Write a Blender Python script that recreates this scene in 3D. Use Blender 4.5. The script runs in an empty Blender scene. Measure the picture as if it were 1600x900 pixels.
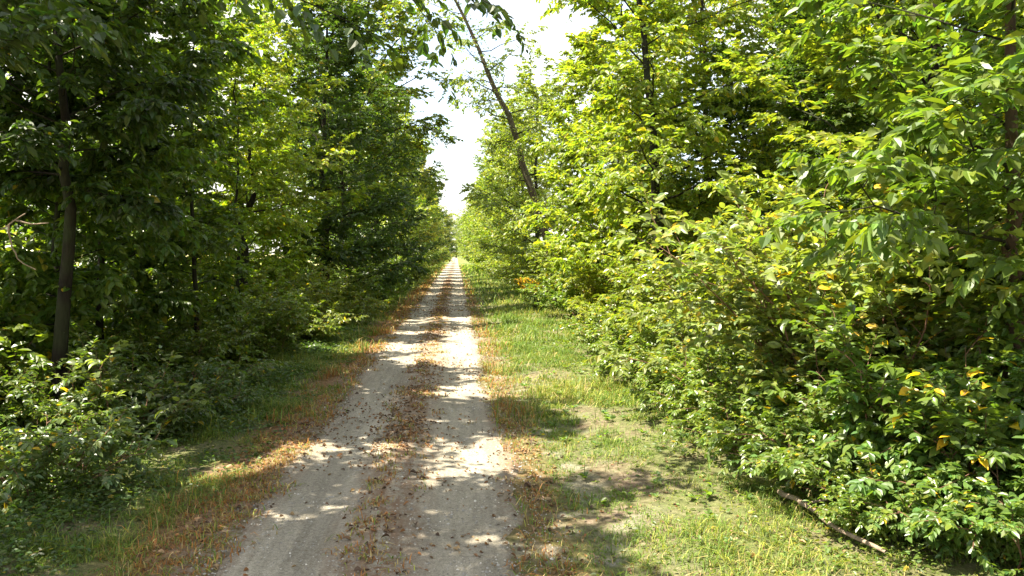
import bpy, math, random
import numpy as np
from mathutils import Vector

# ------------------------------------------------------------------ camera, sky, sun, exposure
sc = bpy.context.scene
C = sc.collection
cam_d = bpy.data.cameras.new('camera'); cam = bpy.data.objects.new('camera', cam_d); C.objects.link(cam)
cam_d.sensor_width = 36.0; cam_d.lens = 28.0; cam_d.clip_start = 0.05; cam_d.clip_end = 4000
cam.location = (0, 0, 2.0)
cam.rotation_euler = (math.radians(90 - 2.5), 0, math.radians(-4.0))
sc.camera = cam

SUN_EL, SUN_AZ = math.radians(59), math.radians(4)      # from the left (-X), a little behind the camera
sun_dir = Vector((-math.cos(SUN_EL) * math.cos(SUN_AZ), -math.cos(SUN_EL) * math.sin(SUN_AZ), math.sin(SUN_EL)))
world = bpy.data.worlds.new('World'); sc.world = world; world.use_nodes = True
wn = world.node_tree.nodes; wl = world.node_tree.links; wn.clear()
sky = wn.new('ShaderNodeTexSky'); sky.sky_type = 'NISHITA'; sky.sun_disc = False
sky.sun_elevation = SUN_EL; sky.sun_rotation = math.atan2(sun_dir.x, sun_dir.y) % (2 * math.pi)
sky.dust_density = 1.5; sky.air_density = 1.0; sky.ozone_density = 1.0
bg = wn.new('ShaderNodeBackground'); bg.inputs['Strength'].default_value = 0.10
wo = wn.new('ShaderNodeOutputWorld')
# thin bright cloud over the whole sky
wtc = wn.new('ShaderNodeTexCoord'); wno = wn.new('ShaderNodeTexNoise'); wno.inputs['Scale'].default_value = 3.0; wno.inputs['Detail'].default_value = 6
wl.new(wtc.outputs['Generated'], wno.inputs['Vector'])
wmr = wn.new('ShaderNodeMapRange'); wmr.inputs[1].default_value = .35; wmr.inputs[2].default_value = .62; wmr.inputs[3].default_value = .15; wmr.inputs[4].default_value = .95
wl.new(wno.outputs[0], wmr.inputs[0])
wmx = wn.new('ShaderNodeMix'); wmx.data_type = 'RGBA'; wmx.inputs[7].default_value = (4.05, 3.9, 3.6, 1)
wl.new(wmr.outputs[0], wmx.inputs[0]); wl.new(sky.outputs[0], wmx.inputs[6])
wl.new(wmx.outputs[2], bg.inputs[0]); wl.new(bg.outputs[0], wo.inputs[0])
sun_l = bpy.data.lights.new('sun', 'SUN'); sun_l.energy = 5.0; sun_l.angle = math.radians(0.53); sun_l.color = (1.0, 0.92, 0.76)
sun = bpy.data.objects.new('sun', sun_l); C.objects.link(sun)
sun.rotation_euler = (-sun_dir).to_track_quat('-Z', 'Y').to_euler()

vs = sc.view_settings
vs.view_transform = 'Standard'; vs.look = 'None'; vs.exposure = 2.25; vs.gamma = 1.0; vs.use_curve_mapping = False
sc.cycles.max_bounces = 6; sc.cycles.diffuse_bounces = 3; sc.cycles.glossy_bounces = 2
sc.cycles.transmission_bounces = 5; sc.cycles.transparent_max_bounces = 6
sc.cycles.sample_clamp_indirect = 6.0

rng = np.random.default_rng(20240)
UP = np.array([0, 0, 1.0])

# ------------------------------------------------------------------ helpers
def nrm(v):
    return v / np.maximum(np.linalg.norm(v, axis=-1, keepdims=True), 1e-9)

def mesh_np(name, V, polys, col=None, smooth=False):
    """polys: list of (M,k) int arrays"""
    me = bpy.data.meshes.new(name)
    V = np.asarray(V, dtype=np.float32)
    me.vertices.add(len(V)); me.vertices.foreach_set('co', V.ravel())
    loops = np.concatenate([p.ravel() for p in polys]).astype(np.int32)
    sizes = np.concatenate([np.full(len(p), p.shape[1], np.int32) for p in polys])
    starts = np.concatenate([[0], np.cumsum(sizes)[:-1]]).astype(np.int32)
    me.loops.add(len(loops)); me.loops.foreach_set('vertex_index', loops)
    me.polygons.add(len(sizes)); me.polygons.foreach_set('loop_start', starts)
    me.polygons.foreach_set('use_smooth', np.full(len(sizes), smooth))
    if col is not None:
        a = me.attributes.new('col', 'FLOAT_COLOR', 'POINT')
        c4 = np.ones((len(V), 4), np.float32); c4[:, :3] = col
        a.data.foreach_set('color', c4.ravel())
    me.update(calc_edges=True)
    return me

def link(name, me, mat=None, parent=None, loc=None, kind=None):
    o = bpy.data.objects.new(name, me); C.objects.link(o)
    if mat is not None and not me.materials: me.materials.append(mat)
    if parent is not None: o.parent = parent
    if loc is not None: o.location = loc
    if kind: o['kind'] = kind
    return o

def thing(name, label, cat, loc=(0, 0, 0), rotz=0.0, scale=1.0, group=None):
    o = bpy.data.objects.new(name, None); C.objects.link(o)
    o.location = loc; o.rotation_euler = (0, 0, rotz); o.scale = (scale,) * 3
    o.empty_display_size = 0.2
    tag(o, label, cat, group)
    return o

def tag(o, label, cat, group=None, kind=None):
    o['label'] = label; o['category'] = cat
    if group: o['group'] = group
    if kind: o['kind'] = kind
    return o

def copy_thing(root, label, loc, rotz=0.0, scale=1.0, tint=None, group=None, name=None, zs=1.0, tilt=(0, 0)):
    r = root.copy(); C.objects.link(r)
    if name: r.name = name
    r.location = loc; r.rotation_euler = (tilt[0], tilt[1], rotz); r.scale = (scale, scale, scale * zs)
    r['label'] = label
    if group: r['group'] = group
    for ch in root.children:
        c = ch.copy(); C.objects.link(c); c.parent = r
        if tint is not None: c.color = tint
    return r

# tubes: P (B,n,3), R (B,n)
def tubes(P, R, sides):
    B, n, _ = P.shape
    T = nrm(np.gradient(P, axis=1))
    ref = np.where(np.abs(T[:, :1, 2:3]) > 0.8, np.array([1.0, 0, 0]), UP)
    A = nrm(np.cross(T, np.broadcast_to(ref, T.shape))); Bv = np.cross(T, A)
    th = np.linspace(0, 2 * np.pi, sides, endpoint=False)
    V = P[:, :, None, :] + R[:, :, None, None] * (np.cos(th)[None, None, :, None] * A[:, :, None, :] + np.sin(th)[None, None, :, None] * Bv[:, :, None, :])
    idx = np.arange(B * n * sides).reshape(B, n, sides)
    q = np.stack([idx[:, :-1], np.roll(idx, -1, 2)[:, :-1], np.roll(idx, -1, 2)[:, 1:], idx[:, 1:]], -1).reshape(-1, 4)
    return V.reshape(-1, 3), q

class Wood:
    def __init__(s): s.V = []; s.Q = []; s.n = 0
    def add(s, P, R, sides):
        v, q = tubes(P, R, sides); s.V.append(v); s.Q.append(q + s.n); s.n += len(v)
    def mesh(s, name): return mesh_np(name, np.concatenate(s.V), [np.concatenate(s.Q)], smooth=True)

LEAF4 = (np.array([[0, 0, 0], [.42, .33, .10], [1, 0, -.10], [.42, -.33, .10]]), np.array([[0, 1, 2], [0, 2, 3]]))
LEAF6 = (np.array([[0, 0, 0], [.28, .27, .07], [.66, .22, .02], [1, 0, -.14], [.66, -.22, .02], [.28, -.27, .07]]),
         np.array([[0, 3, 2, 1], [0, 5, 4, 3]]))
LEAF10 = (np.array([[0, 0, 0], [.32, 0, -.015], [.68, 0, -.05], [1, 0, -.17],
                    [.14, .20, .05], [.42, .29, .06], [.76, .17, .0],
                    [.14, -.20, .05], [.42, -.29, .06], [.76, -.17, .0]]),
          [np.array([[0, 1, 5, 4], [1, 2, 6, 5], [0, 7, 8, 1], [1, 8, 9, 2]]), np.array([[2, 3, 6], [2, 9, 3]])])

def leaf_mesh(name, pos, d, n, size, col, tmpl):
    """pos,d,n (N,3), size (N,), col (N,3)"""
    tv, tf = tmpl
    d = nrm(d); lat = nrm(np.cross(n, d)); n2 = np.cross(d, lat)
    V = pos[:, None] + size[:, None, None] * (tv[None, :, 0:1] * d[:, None] + tv[None, :, 1:2] * lat[:, None] + tv[None, :, 2:3] * n2[:, None])
    k = len(tv); N = len(pos)
    off = (np.arange(N) * k)[:, None, None]
    fl = tf if isinstance(tf, list) else [tf]
    polys = [(f[None] + off).reshape(-1, f.shape[1]) for f in fl]
    return mesh_np(name, V.reshape(-1, 3), polys, np.repeat(col, k, 0), smooth=False)

def interp(P, s):
    """P (B,m,3), s (B,k) -> pos, tangent (B,k,3)"""
    B, m, _ = P.shape
    f = np.clip(s, 0, .9999) * (m - 1); i = f.astype(int); t = (f - i)[..., None]
    b = np.arange(B)[:, None]
    a, c = P[b, i], P[b, i + 1]
    return a + (c - a) * t, nrm(c - a)

def grow(P, n, s0, s1, ang, lr, flat=.6, lift=0., droop=0., npts=4, jit=.05, taper=.55, lmin=0.0):
    B = len(P)
    s = s0 + (s1 - s0) * (np.arange(n)[None] + rng.random((B, n))) / n
    pos, T = interp(P, s)
    L = np.linalg.norm(np.diff(P, axis=1), axis=2).sum(1)[:, None] * lr * (1 - taper * s) * rng.uniform(.65, 1.25, (B, n))
    L = np.maximum(L, lmin)
    side = np.cross(T, np.broadcast_to(UP, T.shape)) + rng.normal(0, .05, T.shape)
    side = nrm(side); oth = np.cross(side, T)
    phi = (np.arange(n)[None] % 2) * np.pi + rng.normal(0, flat, (B, n))
    sv = np.cos(phi)[..., None] * side + np.sin(phi)[..., None] * oth
    a = ang * rng.uniform(.75, 1.25, (B, n))[..., None]
    D = np.cos(a) * T + np.sin(a) * sv
    pos = pos.reshape(-1, 3); D = D.reshape(-1, 3); L = L.reshape(-1)
    return shoot(pos, D, L, npts, lift, droop, jit)

def shoot(pos, D, L, npts, lift=0., droop=0., jit=.05):
    u = np.linspace(0, 1, npts)
    P = pos[:, None] + D[:, None] * (L[:, None] * u)[..., None]
    P[..., 2] += (lift - droop) * L[:, None] * u ** 2
    w = np.cumsum(rng.normal(0, jit, P.shape) * L[:, None, None] / npts ** .5, axis=1); w -= w[:, :1]
    return P + w

def leaves_on(P, per, size, s0=.12, ang=.95, ndev=.45, droop=.25, sdev=.30, opp=False):
    B = len(P)
    k = np.arange(per)
    if opp: s = s0 + (1 - s0) * ((k // 2) + .5 + rng.uniform(-.2, .2, (B, per))) / math.ceil(per / 2)
    else: s = s0 + (1 - s0) * (k + rng.random((B, per))) / per
    pos, T = interp(P, s)
    sgn = np.where(k % 2 == 0, 1., -1.)[None, :, None]
    side = nrm(np.cross(T, np.broadcast_to(UP, T.shape)) + rng.normal(0, .25, T.shape)) * sgn
    a = (ang * rng.uniform(.6, 1.2, (B, per)))[..., None]
    d = np.cos(a) * T + np.sin(a) * side
    d[..., 2] -= droop * rng.uniform(.2, 1.6, (B, per))
    n = UP + rng.normal(0, ndev, T.shape)
    sz = size * np.clip(rng.normal(1, sdev, (B, per)), .45, 1.6)
    return pos.reshape(-1, 3), nrm(d).reshape(-1, 3), nrm(n).reshape(-1, 3), sz.reshape(-1)

def leaf_cols(N, base, vdev=.22, yel=.0, ycol=(.42, .30, .03), hdev=.12):
    c = np.array(base)[None] * np.exp(rng.normal(0, vdev, (N, 1)))
    h = rng.normal(0, hdev, N)
    c[:, 0] *= np.exp(h); c[:, 2] *= np.exp(-h)
    if yel > 0:
        m = rng.random(N) < yel
        t = rng.uniform(.5, 1, (N, 1))
        c = np.where(m[:, None], c * (1 - t) + np.array(ycol) * t, c)
    return c

# ------------------------------------------------------------------ materials
def new_mat(name):
    m = bpy.data.materials.new(name); m.use_nodes = True
    nt = m.node_tree; nt.nodes.clear()
    return m, nt.nodes, nt.links

def leaf_mat(name, trans=.46, rough=.42, spec=.5, tmul=(2.12, 2.2, .58)):
    m, n, l = new_mat(name)
    at = n.new('ShaderNodeAttribute'); at.attribute_name = 'col'
    oi = n.new('ShaderNodeObjectInfo')
    mx = n.new('ShaderNodeMix'); mx.data_type = 'RGBA'; mx.blend_type = 'MULTIPLY'; mx.inputs[0].default_value = 1
    l.new(at.outputs['Color'], mx.inputs[6]); l.new(oi.outputs['Color'], mx.inputs[7])
    p = n.new('ShaderNodeBsdfPrincipled'); p.inputs['Roughness'].default_value = rough
    p.inputs['Specular IOR Level'].default_value = spec
    l.new(mx.outputs[2], p.inputs['Base Color'])
    m2 = n.new('ShaderNodeMix'); m2.data_type = 'RGBA'; m2.blend_type = 'MULTIPLY'; m2.inputs[0].default_value = 1
    m2.inputs[7].default_value = (*tmul, 1); l.new(mx.outputs[2], m2.inputs[6])
    t = n.new('ShaderNodeBsdfTranslucent'); l.new(m2.outputs[2], t.inputs['Color'])
    ms = n.new('ShaderNodeMixShader'); ms.inputs[0].default_value = trans
    l.new(p.outputs[0], ms.inputs[1]); l.new(t.outputs[0], ms.inputs[2])
    o = n.new('ShaderNodeOutputMaterial'); l.new(ms.outputs[0], o.inputs[0])
    return m

M_LEAF = leaf_mat('leaf')
M_GLOSSY = leaf_mat('glossy_leaf', trans=.40, rough=.36, spec=.55)
M_GRASS = leaf_mat('grass', trans=.35, rough=.55, spec=.3, tmul=(1.5, 1.5, .8))
M_DRY = leaf_mat('dry_leaf', trans=.12, rough=.7, spec=.2, tmul=(1.3, 1.1, .8))

def ramp(n, stops):
    r = n.new('ShaderNodeValToRGB'); e = r.color_ramp.elements
    while len(e) < len(stops): e.new(0.5)
    for el, (p, c) in zip(e, stops): el.position = p; el.color = (*c, 1)
    return r

def noise(n, l, vec, scale, detail=5, rough=.6):
    t = n.new('ShaderNodeTexNoise'); t.inputs['Scale'].default_value = scale
    t.inputs['Detail'].default_value = detail; t.inputs['Roughness'].default_value = rough
    if vec is not None: l.new(vec, t.inputs['Vector'])
    return t

def mixc(n, l, fac, a, b, mode='MIX'):
    m = n.new('ShaderNodeMix'); m.data_type = 'RGBA'; m.blend_type = mode
    for s, v in ((0, fac), (6, a), (7, b)):
        if hasattr(v, 'is_output'): l.new(v, m.inputs[s])
        elif s == 0: m.inputs[0].default_value = v
        else: m.inputs[s].default_value = (*v, 1)
    return m.outputs[2]

def math_n(n, l, op, a, b=None, clamp=False):
    m = n.new('ShaderNodeMath'); m.operation = op; m.use_clamp = clamp
    for i, v in enumerate((a, b)):
        if v is None: continue
        if hasattr(v, 'is_output'): l.new(v, m.inputs[i])
        else: m.inputs[i].default_value = v
    return m.outputs[0]

def bark_mat(name, c0, c1, moss=.0):
    m, n, l = new_mat(name)
    tc = n.new('ShaderNodeTexCoord'); mp = n.new('ShaderNodeMapping'); mp.inputs['Scale'].default_value = (14, 14, 2.5)
    l.new(tc.outputs['Object'], mp.inputs[0])
    a = noise(n, l, mp.outputs[0], 1.6, 8, .7)
    r = ramp(n, [(.3, c0), (.7, c1)]); l.new(a.outputs[0], r.inputs[0])
    b = noise(n, l, tc.outputs['Object'], 1.3, 4)
    rr = ramp(n, [(.45, (0, 0, 0)), (.65, (1, 1, 1))]); l.new(b.outputs[0], rr.inputs[0])
    f = math_n(n, l, 'MULTIPLY', rr.outputs[0], moss)
    c = mixc(n, l, f, r.outputs[0], (.05, .07, .025))
    p = n.new('ShaderNodeBsdfPrincipled'); p.inputs['Roughness'].default_value = .9; p.inputs['Specular IOR Level'].default_value = .12; l.new(c, p.inputs['Base Color'])
    bp = n.new('ShaderNodeBump'); bp.inputs['Strength'].default_value = .8; bp.inputs['Distance'].default_value = .03
    l.new(a.outputs[0], bp.inputs['Height']); l.new(bp.outputs[0], p.inputs['Normal'])
    o = n.new('ShaderNodeOutputMaterial'); l.new(p.outputs[0], o.inputs[0])
    return m
M_BARK = bark_mat('dark_bark', (.008, .006, .0045), (.027, .021, .016), .5)
M_BARK2 = bark_mat('reddish_bark', (.03, .02, .014), (.13, .085, .06), .3)
M_BARK3 = bark_mat('grey_brown_bark', (.04, .03, .02), (.13, .105, .075), .3)
M_TWIG = bark_mat('twig_bark', (.10, .055, .035), (.24, .14, .09))
M_PALE = bark_mat('bleached_wood', (.14, .10, .07), (.32, .25, .185))

# ------------------------------------------------------------------ ground and path
def vnoise(x, y, seed=0):
    r = np.random.default_rng(seed); out = 0
    for k in range(5):
        a = r.uniform(0, 2 * np.pi); f = 2 ** k; p = r.uniform(0, 6.28, 2)
        out = out + np.sin((x * math.cos(a) + y * math.sin(a)) * f + p[0]) * np.sin((-x * math.sin(a) + y * math.cos(a)) * f * .8 + p[1]) / (1 + .6 * k)
    return out

def smooth(a, b, x):
    t = np.clip((x - a) / (b - a), 0, 1); return t * t * (3 - 2 * t)

def ground_z(x, y):
    x = np.asarray(x, float); y = np.asarray(y, float)
    z = .05 * smooth(.9, 1.7, x) - .02 * smooth(-1.6, -2.2, x)
    z = z - .95 * smooth(-3.0, -6.0, x) - .6 * smooth(3.6, 7.0, x)
    z = z + .03 * vnoise(x * 1.3, y * 1.3, 3) * smooth(.3, 1.2, np.abs(x + .55) - .7)
    return z

PL, PR = -1.62, .52          # trail edges
def edge_l(y): return PL - .06 * smooth(9, 5, y) + .11 * vnoise(y * .6, y * 0 + 1.7, 11) + .06 * vnoise(y * 3, y * 0 + .7, 12)
def edge_r(y): return PR + .09 * vnoise(y * .55, y * 0 + 2.1, 13) + .06 * vnoise(y * 3, y * 0 + .2, 14)

xs = np.unique(np.concatenate([np.linspace(-8, 8, 81), [-12, -16, -24, -40, -80, -160, -320, -800, 12, 16, 24, 40, 80, 160, 320, 800]]))
ys = np.unique(np.concatenate([np.linspace(-6, 40, 231), np.linspace(40, 120, 81), np.linspace(120, 400, 57), [500, 700, 1000, 1500, 2200], [-10, -20, -60, -200]]))
X, Y = np.meshgrid(xs, ys)
Z = ground_z(X, Y)
Vg = np.stack([X, Y, Z], -1).reshape(-1, 3)
ii = np.arange(len(Vg)).reshape(X.shape)
Qg = np.stack([ii[:-1, :-1], ii[:-1, 1:], ii[1:, 1:], ii[1:, :-1]], -1).reshape(-1, 4)

m, n, l = new_mat('verge_soil')
geo = n.new('ShaderNodeNewGeometry'); sep = n.new('ShaderNodeSeparateXYZ'); l.new(geo.outputs['Position'], sep.inputs[0])
a = noise(n, l, geo.outputs['Position'], 1.1, 6, .65); b = noise(n, l, geo.outputs['Position'], 16, 6, .75); c3 = noise(n, l, geo.outputs['Position'], 90, 3, .7)
soil = ramp(n, [(.3, (.07, .048, .03)), (.48, (.135, .098, .065)), (.68, (.26, .21, .15))]); l.new(b.outputs[0], soil.inputs[0])
grn = ramp(n, [(.3, (.04, .06, .014)), (.7, (.12, .15, .035))]); l.new(b.outputs[0], grn.inputs[0])
fa = ramp(n, [(.34, (0, 0, 0)), (.54, (1, 1, 1))]); l.new(a.outputs[0], fa.inputs[0])
col = mixc(n, l, math_n(n, l, 'MULTIPLY', fa.outputs[0], .75), soil.outputs[0], grn.outputs[0])
def gband(x0, x1, soft):
    r1 = n.new('ShaderNodeMapRange'); r1.inputs[1].default_value = x0 - soft; r1.inputs[2].default_value = x0 + soft; l.new(sep.outputs[0], r1.inputs[0])
    r2 = n.new('ShaderNodeMapRange'); r2.inputs[1].default_value = x1 + soft; r2.inputs[2].default_value = x1 - soft; l.new(sep.outputs[0], r2.inputs[0])
    return math_n(n, l, 'MULTIPLY', r1.outputs[0], r2.outputs[0])
nb = ramp(n, [(.40, (0, 0, 0)), (.58, (1, 1, 1))]); l.new(b.outputs[0], nb.inputs[0])
dead = ramp(n, [(.3, (.075, .04, .022)), (.55, (.19, .10, .045)), (.75, (.30, .17, .075))]); l.new(b.outputs[0], dead.inputs[0])
col = mixc(n, l, math_n(n, l, 'MULTIPLY', gband(-2.25, -1.5, .22), .9), col, dead.outputs[0])
col = mixc(n, l, math_n(n, l, 'MULTIPLY', gband(.4, .8, .15), .5), col, dead.outputs[0])
grav = ramp(n, [(.3, (.14, .125, .10)), (.7, (.36, .33, .275))]); l.new(c3.outputs[0], grav.inputs[0])
a2 = noise(n, l, geo.outputs['Position'], 2.2, 5, .6); ra2 = ramp(n, [(.50, (0, 0, 0)), (.62, (1, 1, 1))]); l.new(a2.outputs[0], ra2.inputs[0])
col = mixc(n, l, math_n(n, l, 'MULTIPLY', gband(.3, 1.35, .35), math_n(n, l, 'MULTIPLY', ra2.outputs[0], .7)), col, grav.outputs[0])
col = mixc(n, l, math_n(n, l, 'MULTIPLY', gband(-1.9, -1.3, .15), math_n(n, l, 'MULTIPLY', nb.outputs[0], .6)), col, grav.outputs[0])
# far verge is seen as solid turf, open fields beyond the tree belt
far = n.new('ShaderNodeMapRange'); far.inputs[1].default_value = 25; far.inputs[2].default_value = 70; l.new(sep.outputs[1], far.inputs[0])
col = mixc(n, l, far.outputs[0], col, (.13, .16, .04))
ab = math_n(n, l, 'ABSOLUTE', sep.outputs[0])
fld = n.new('ShaderNodeMapRange'); fld.inputs[1].default_value = 11; fld.inputs[2].default_value = 15; l.new(ab, fld.inputs[0])
col = mixc(n, l, fld.outputs[0], col, (.30, .27, .11))
p = n.new('ShaderNodeBsdfPrincipled'); p.inputs['Roughness'].default_value = .95; p.inputs['Specular IOR Level'].default_value = .2
l.new(col, p.inputs['Base Color'])
bp = n.new('ShaderNodeBump'); bp.inputs['Strength'].default_value = .9; bp.inputs['Distance'].default_value = .03
l.new(math_n(n, l, 'ADD', b.outputs[0], math_n(n, l, 'MULTIPLY', c3.outputs[0], .35)), bp.inputs['Height']); l.new(bp.outputs[0], p.inputs['Normal'])
o = n.new('ShaderNodeOutputMaterial'); l.new(p.outputs[0], o.inputs[0])
M_SOIL = m
g = link('ground', mesh_np('ground', Vg, [Qg], smooth=True), M_SOIL); g['kind'] = 'structure'

# trail: two worn wheel tracks with a slight crown between
ysp = np.unique(np.concatenate([np.linspace(-5, 25, 301), np.linspace(25, 80, 111), np.linspace(80, 420, 86)]))
us = np.linspace(0, 1, 37)
el, er = edge_l(ysp), edge_r(ysp)
XP = el[:, None] + (er - el)[:, None] * us[None]; YP = np.repeat(ysp[:, None], len(us), 1)
rut = lambda x, c: np.exp(-((x - c) / .30) ** 2)
ZP = .024 - .018 * rut(XP, -1.12) - .018 * rut(XP, .10) + .010 * np.exp(-((XP + .55) / .2) ** 2) + .004 * vnoise(XP * 5, YP * 5, 5)
ZP = ZP * smooth(0, .08, us)[None] * smooth(0, .08, 1 - us)[None] + .004 - .06 * (1 - smooth(0, .03, us))[None] - .06 * (1 - smooth(0, .03, 1 - us))[None]
def path_z(x, y):
    return .026 - .018 * rut(x, -1.12) - .018 * rut(x, .10) + .010 * np.exp(-((x + .55) / .2) ** 2)
ii = np.arange(XP.size).reshape(XP.shape)
Qp = np.stack([ii[:-1, :-1], ii[:-1, 1:], ii[1:, 1:], ii[1:, :-1]], -1).reshape(-1, 4)
m, n, l = new_mat('crushed_limestone')
geo = n.new('ShaderNodeNewGeometry'); sep = n.new('ShaderNodeSeparateXYZ'); l.new(geo.outputs['Position'], sep.inputs[0])
mp = n.new('ShaderNodeMapping'); mp.inputs['Scale'].default_value = (1, .22, 1); l.new(geo.outputs['Position'], mp.inputs[0])
fine = noise(n, l, geo.outputs['Position'], 120, 4, .8); mid = noise(n, l, geo.outputs['Position'], 14, 6, .7)
big = noise(n, l, mp.outputs[0], 1.8, 5, .6); streak = noise(n, l, mp.outputs[0], 9, 5, .7)
stone = ramp(n, [(.30, (.20, .183, .147)), (.5, (.35, .324, .265)), (.70, (.50, .468, .392))]); l.new(fine.outputs[0], stone.inputs[0])
damp = ramp(n, [(.35, (.66, .64, .61)), (.65, (1.12, 1.10, 1.06))]); l.new(big.outputs[0], damp.inputs[0])
grit = noise(n, l, geo.outputs['Position'], 42, 5, .85); gr_ = ramp(n, [(.36, (.55, .52, .48)), (.52, (1, 1, 1)), (.70, (1.22, 1.2, 1.18))]); l.new(grit.outputs[0], gr_.inputs[0])
col = mixc(n, l, 1.0, stone.outputs[0], damp.outputs[0], 'MULTIPLY')
col = mixc(n, l, .85, col, gr_.outputs[0], 'MULTIPLY')
mpt = n.new('ShaderNodeMapping'); mpt.inputs['Scale'].default_value = (1, .035, 1); l.new(geo.outputs['Position'], mpt.inputs[0])
tyre = noise(n, l, mpt.outputs[0], 16, 4, .6); rt = ramp(n, [(.35, (.80, .79, .77)), (.6, (1.06, 1.05, 1.04))]); l.new(tyre.outputs[0], rt.inputs[0])
col = mixc(n, l, .8, col, rt.outputs[0], 'MULTIPLY')
sprk = noise(n, l, geo.outputs['Position'], 7, 6, .8); rs_ = ramp(n, [(.58, (0, 0, 0)), (.68, (1, 1, 1))]); l.new(sprk.outputs[0], rs_.inputs[0])
col = mixc(n, l, math_n(n, l, 'MULTIPLY', rs_.outputs[0], .45), col, (.13, .095, .065))
# crumbled leaf dirt: down the middle and along both edges
def band(center, width):
    d = math_n(n, l, 'ABSOLUTE', math_n(n, l, 'SUBTRACT', sep.outputs[0], center))
    r_ = n.new('ShaderNodeMapRange'); r_.inputs[1].default_value = width; r_.inputs[2].default_value = width * .15; l.new(d, r_.inputs[0])
    return r_.outputs[0]
bands = math_n(n, l, 'MAXIMUM', band(-.55, .42), math_n(n, l, 'MAXIMUM', band(-1.72, .42), band(.62, .34)))
spots = ramp(n, [(.42, (0, 0, 0)), (.60, (1, 1, 1))]); l.new(mid.outputs[0], spots.inputs[0])
sp2 = ramp(n, [(.40, (0, 0, 0)), (.58, (1, 1, 1))]); l.new(streak.outputs[0], sp2.inputs[0])
dirt = math_n(n, l, 'MULTIPLY', bands, math_n(n, l, 'MAXIMUM', math_n(n, l, 'MULTIPLY', spots.outputs[0], .9), math_n(n, l, 'MULTIPLY', sp2.outputs[0], .85)))
col = mixc(n, l, dirt, col, (.165, .092, .05))
p = n.new('ShaderNodeBsdfPrincipled'); p.inputs['Roughness'].default_value = .95; p.inputs['Specular IOR Level'].default_value = .2
l.new(col, p.inputs['Base Color'])
bp = n.new('ShaderNodeBump'); bp.inputs['Strength'].default_value = .7; bp.inputs['Distance'].default_value = .022
l.new(math_n(n, l, 'ADD', math_n(n, l, 'MULTIPLY', fine.outputs[0], .5), math_n(n, l, 'ADD', mid.outputs[0], grit.outputs[0])), bp.inputs['Height']); l.new(bp.outputs[0], p.inputs['Normal'])
o = n.new('ShaderNodeOutputMaterial'); l.new(p.outputs[0], o.inputs[0])
pth = link('path', mesh_np('path', np.stack([XP, YP, ZP], -1).reshape(-1, 3), [Qp], smooth=True), m); pth['kind'] = 'structure'

# ------------------------------------------------------------------ trees
def trunk_line(pts, n=16, wob=.03):
    pts = np.array(pts, float); t = np.linspace(0, len(pts) - 1, n); i = np.minimum(t.astype(int), len(pts) - 2); f = (t - i)[:, None]
    pm = pts[np.maximum(i - 1, 0)]; p0 = pts[i]; p1 = pts[i + 1]; p2 = pts[np.minimum(i + 2, len(pts) - 1)]
    P = .5 * ((2 * p0) + (-pm + p1) * f + (2 * pm - 5 * p0 + 4 * p1 - p2) * f ** 2 + (-pm + 3 * p0 - 3 * p1 + p2) * f ** 3)
    P[1:-1] += rng.normal(0, wob, (n - 2, 3)) * [1, 1, .3]
    return P[None]

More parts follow.
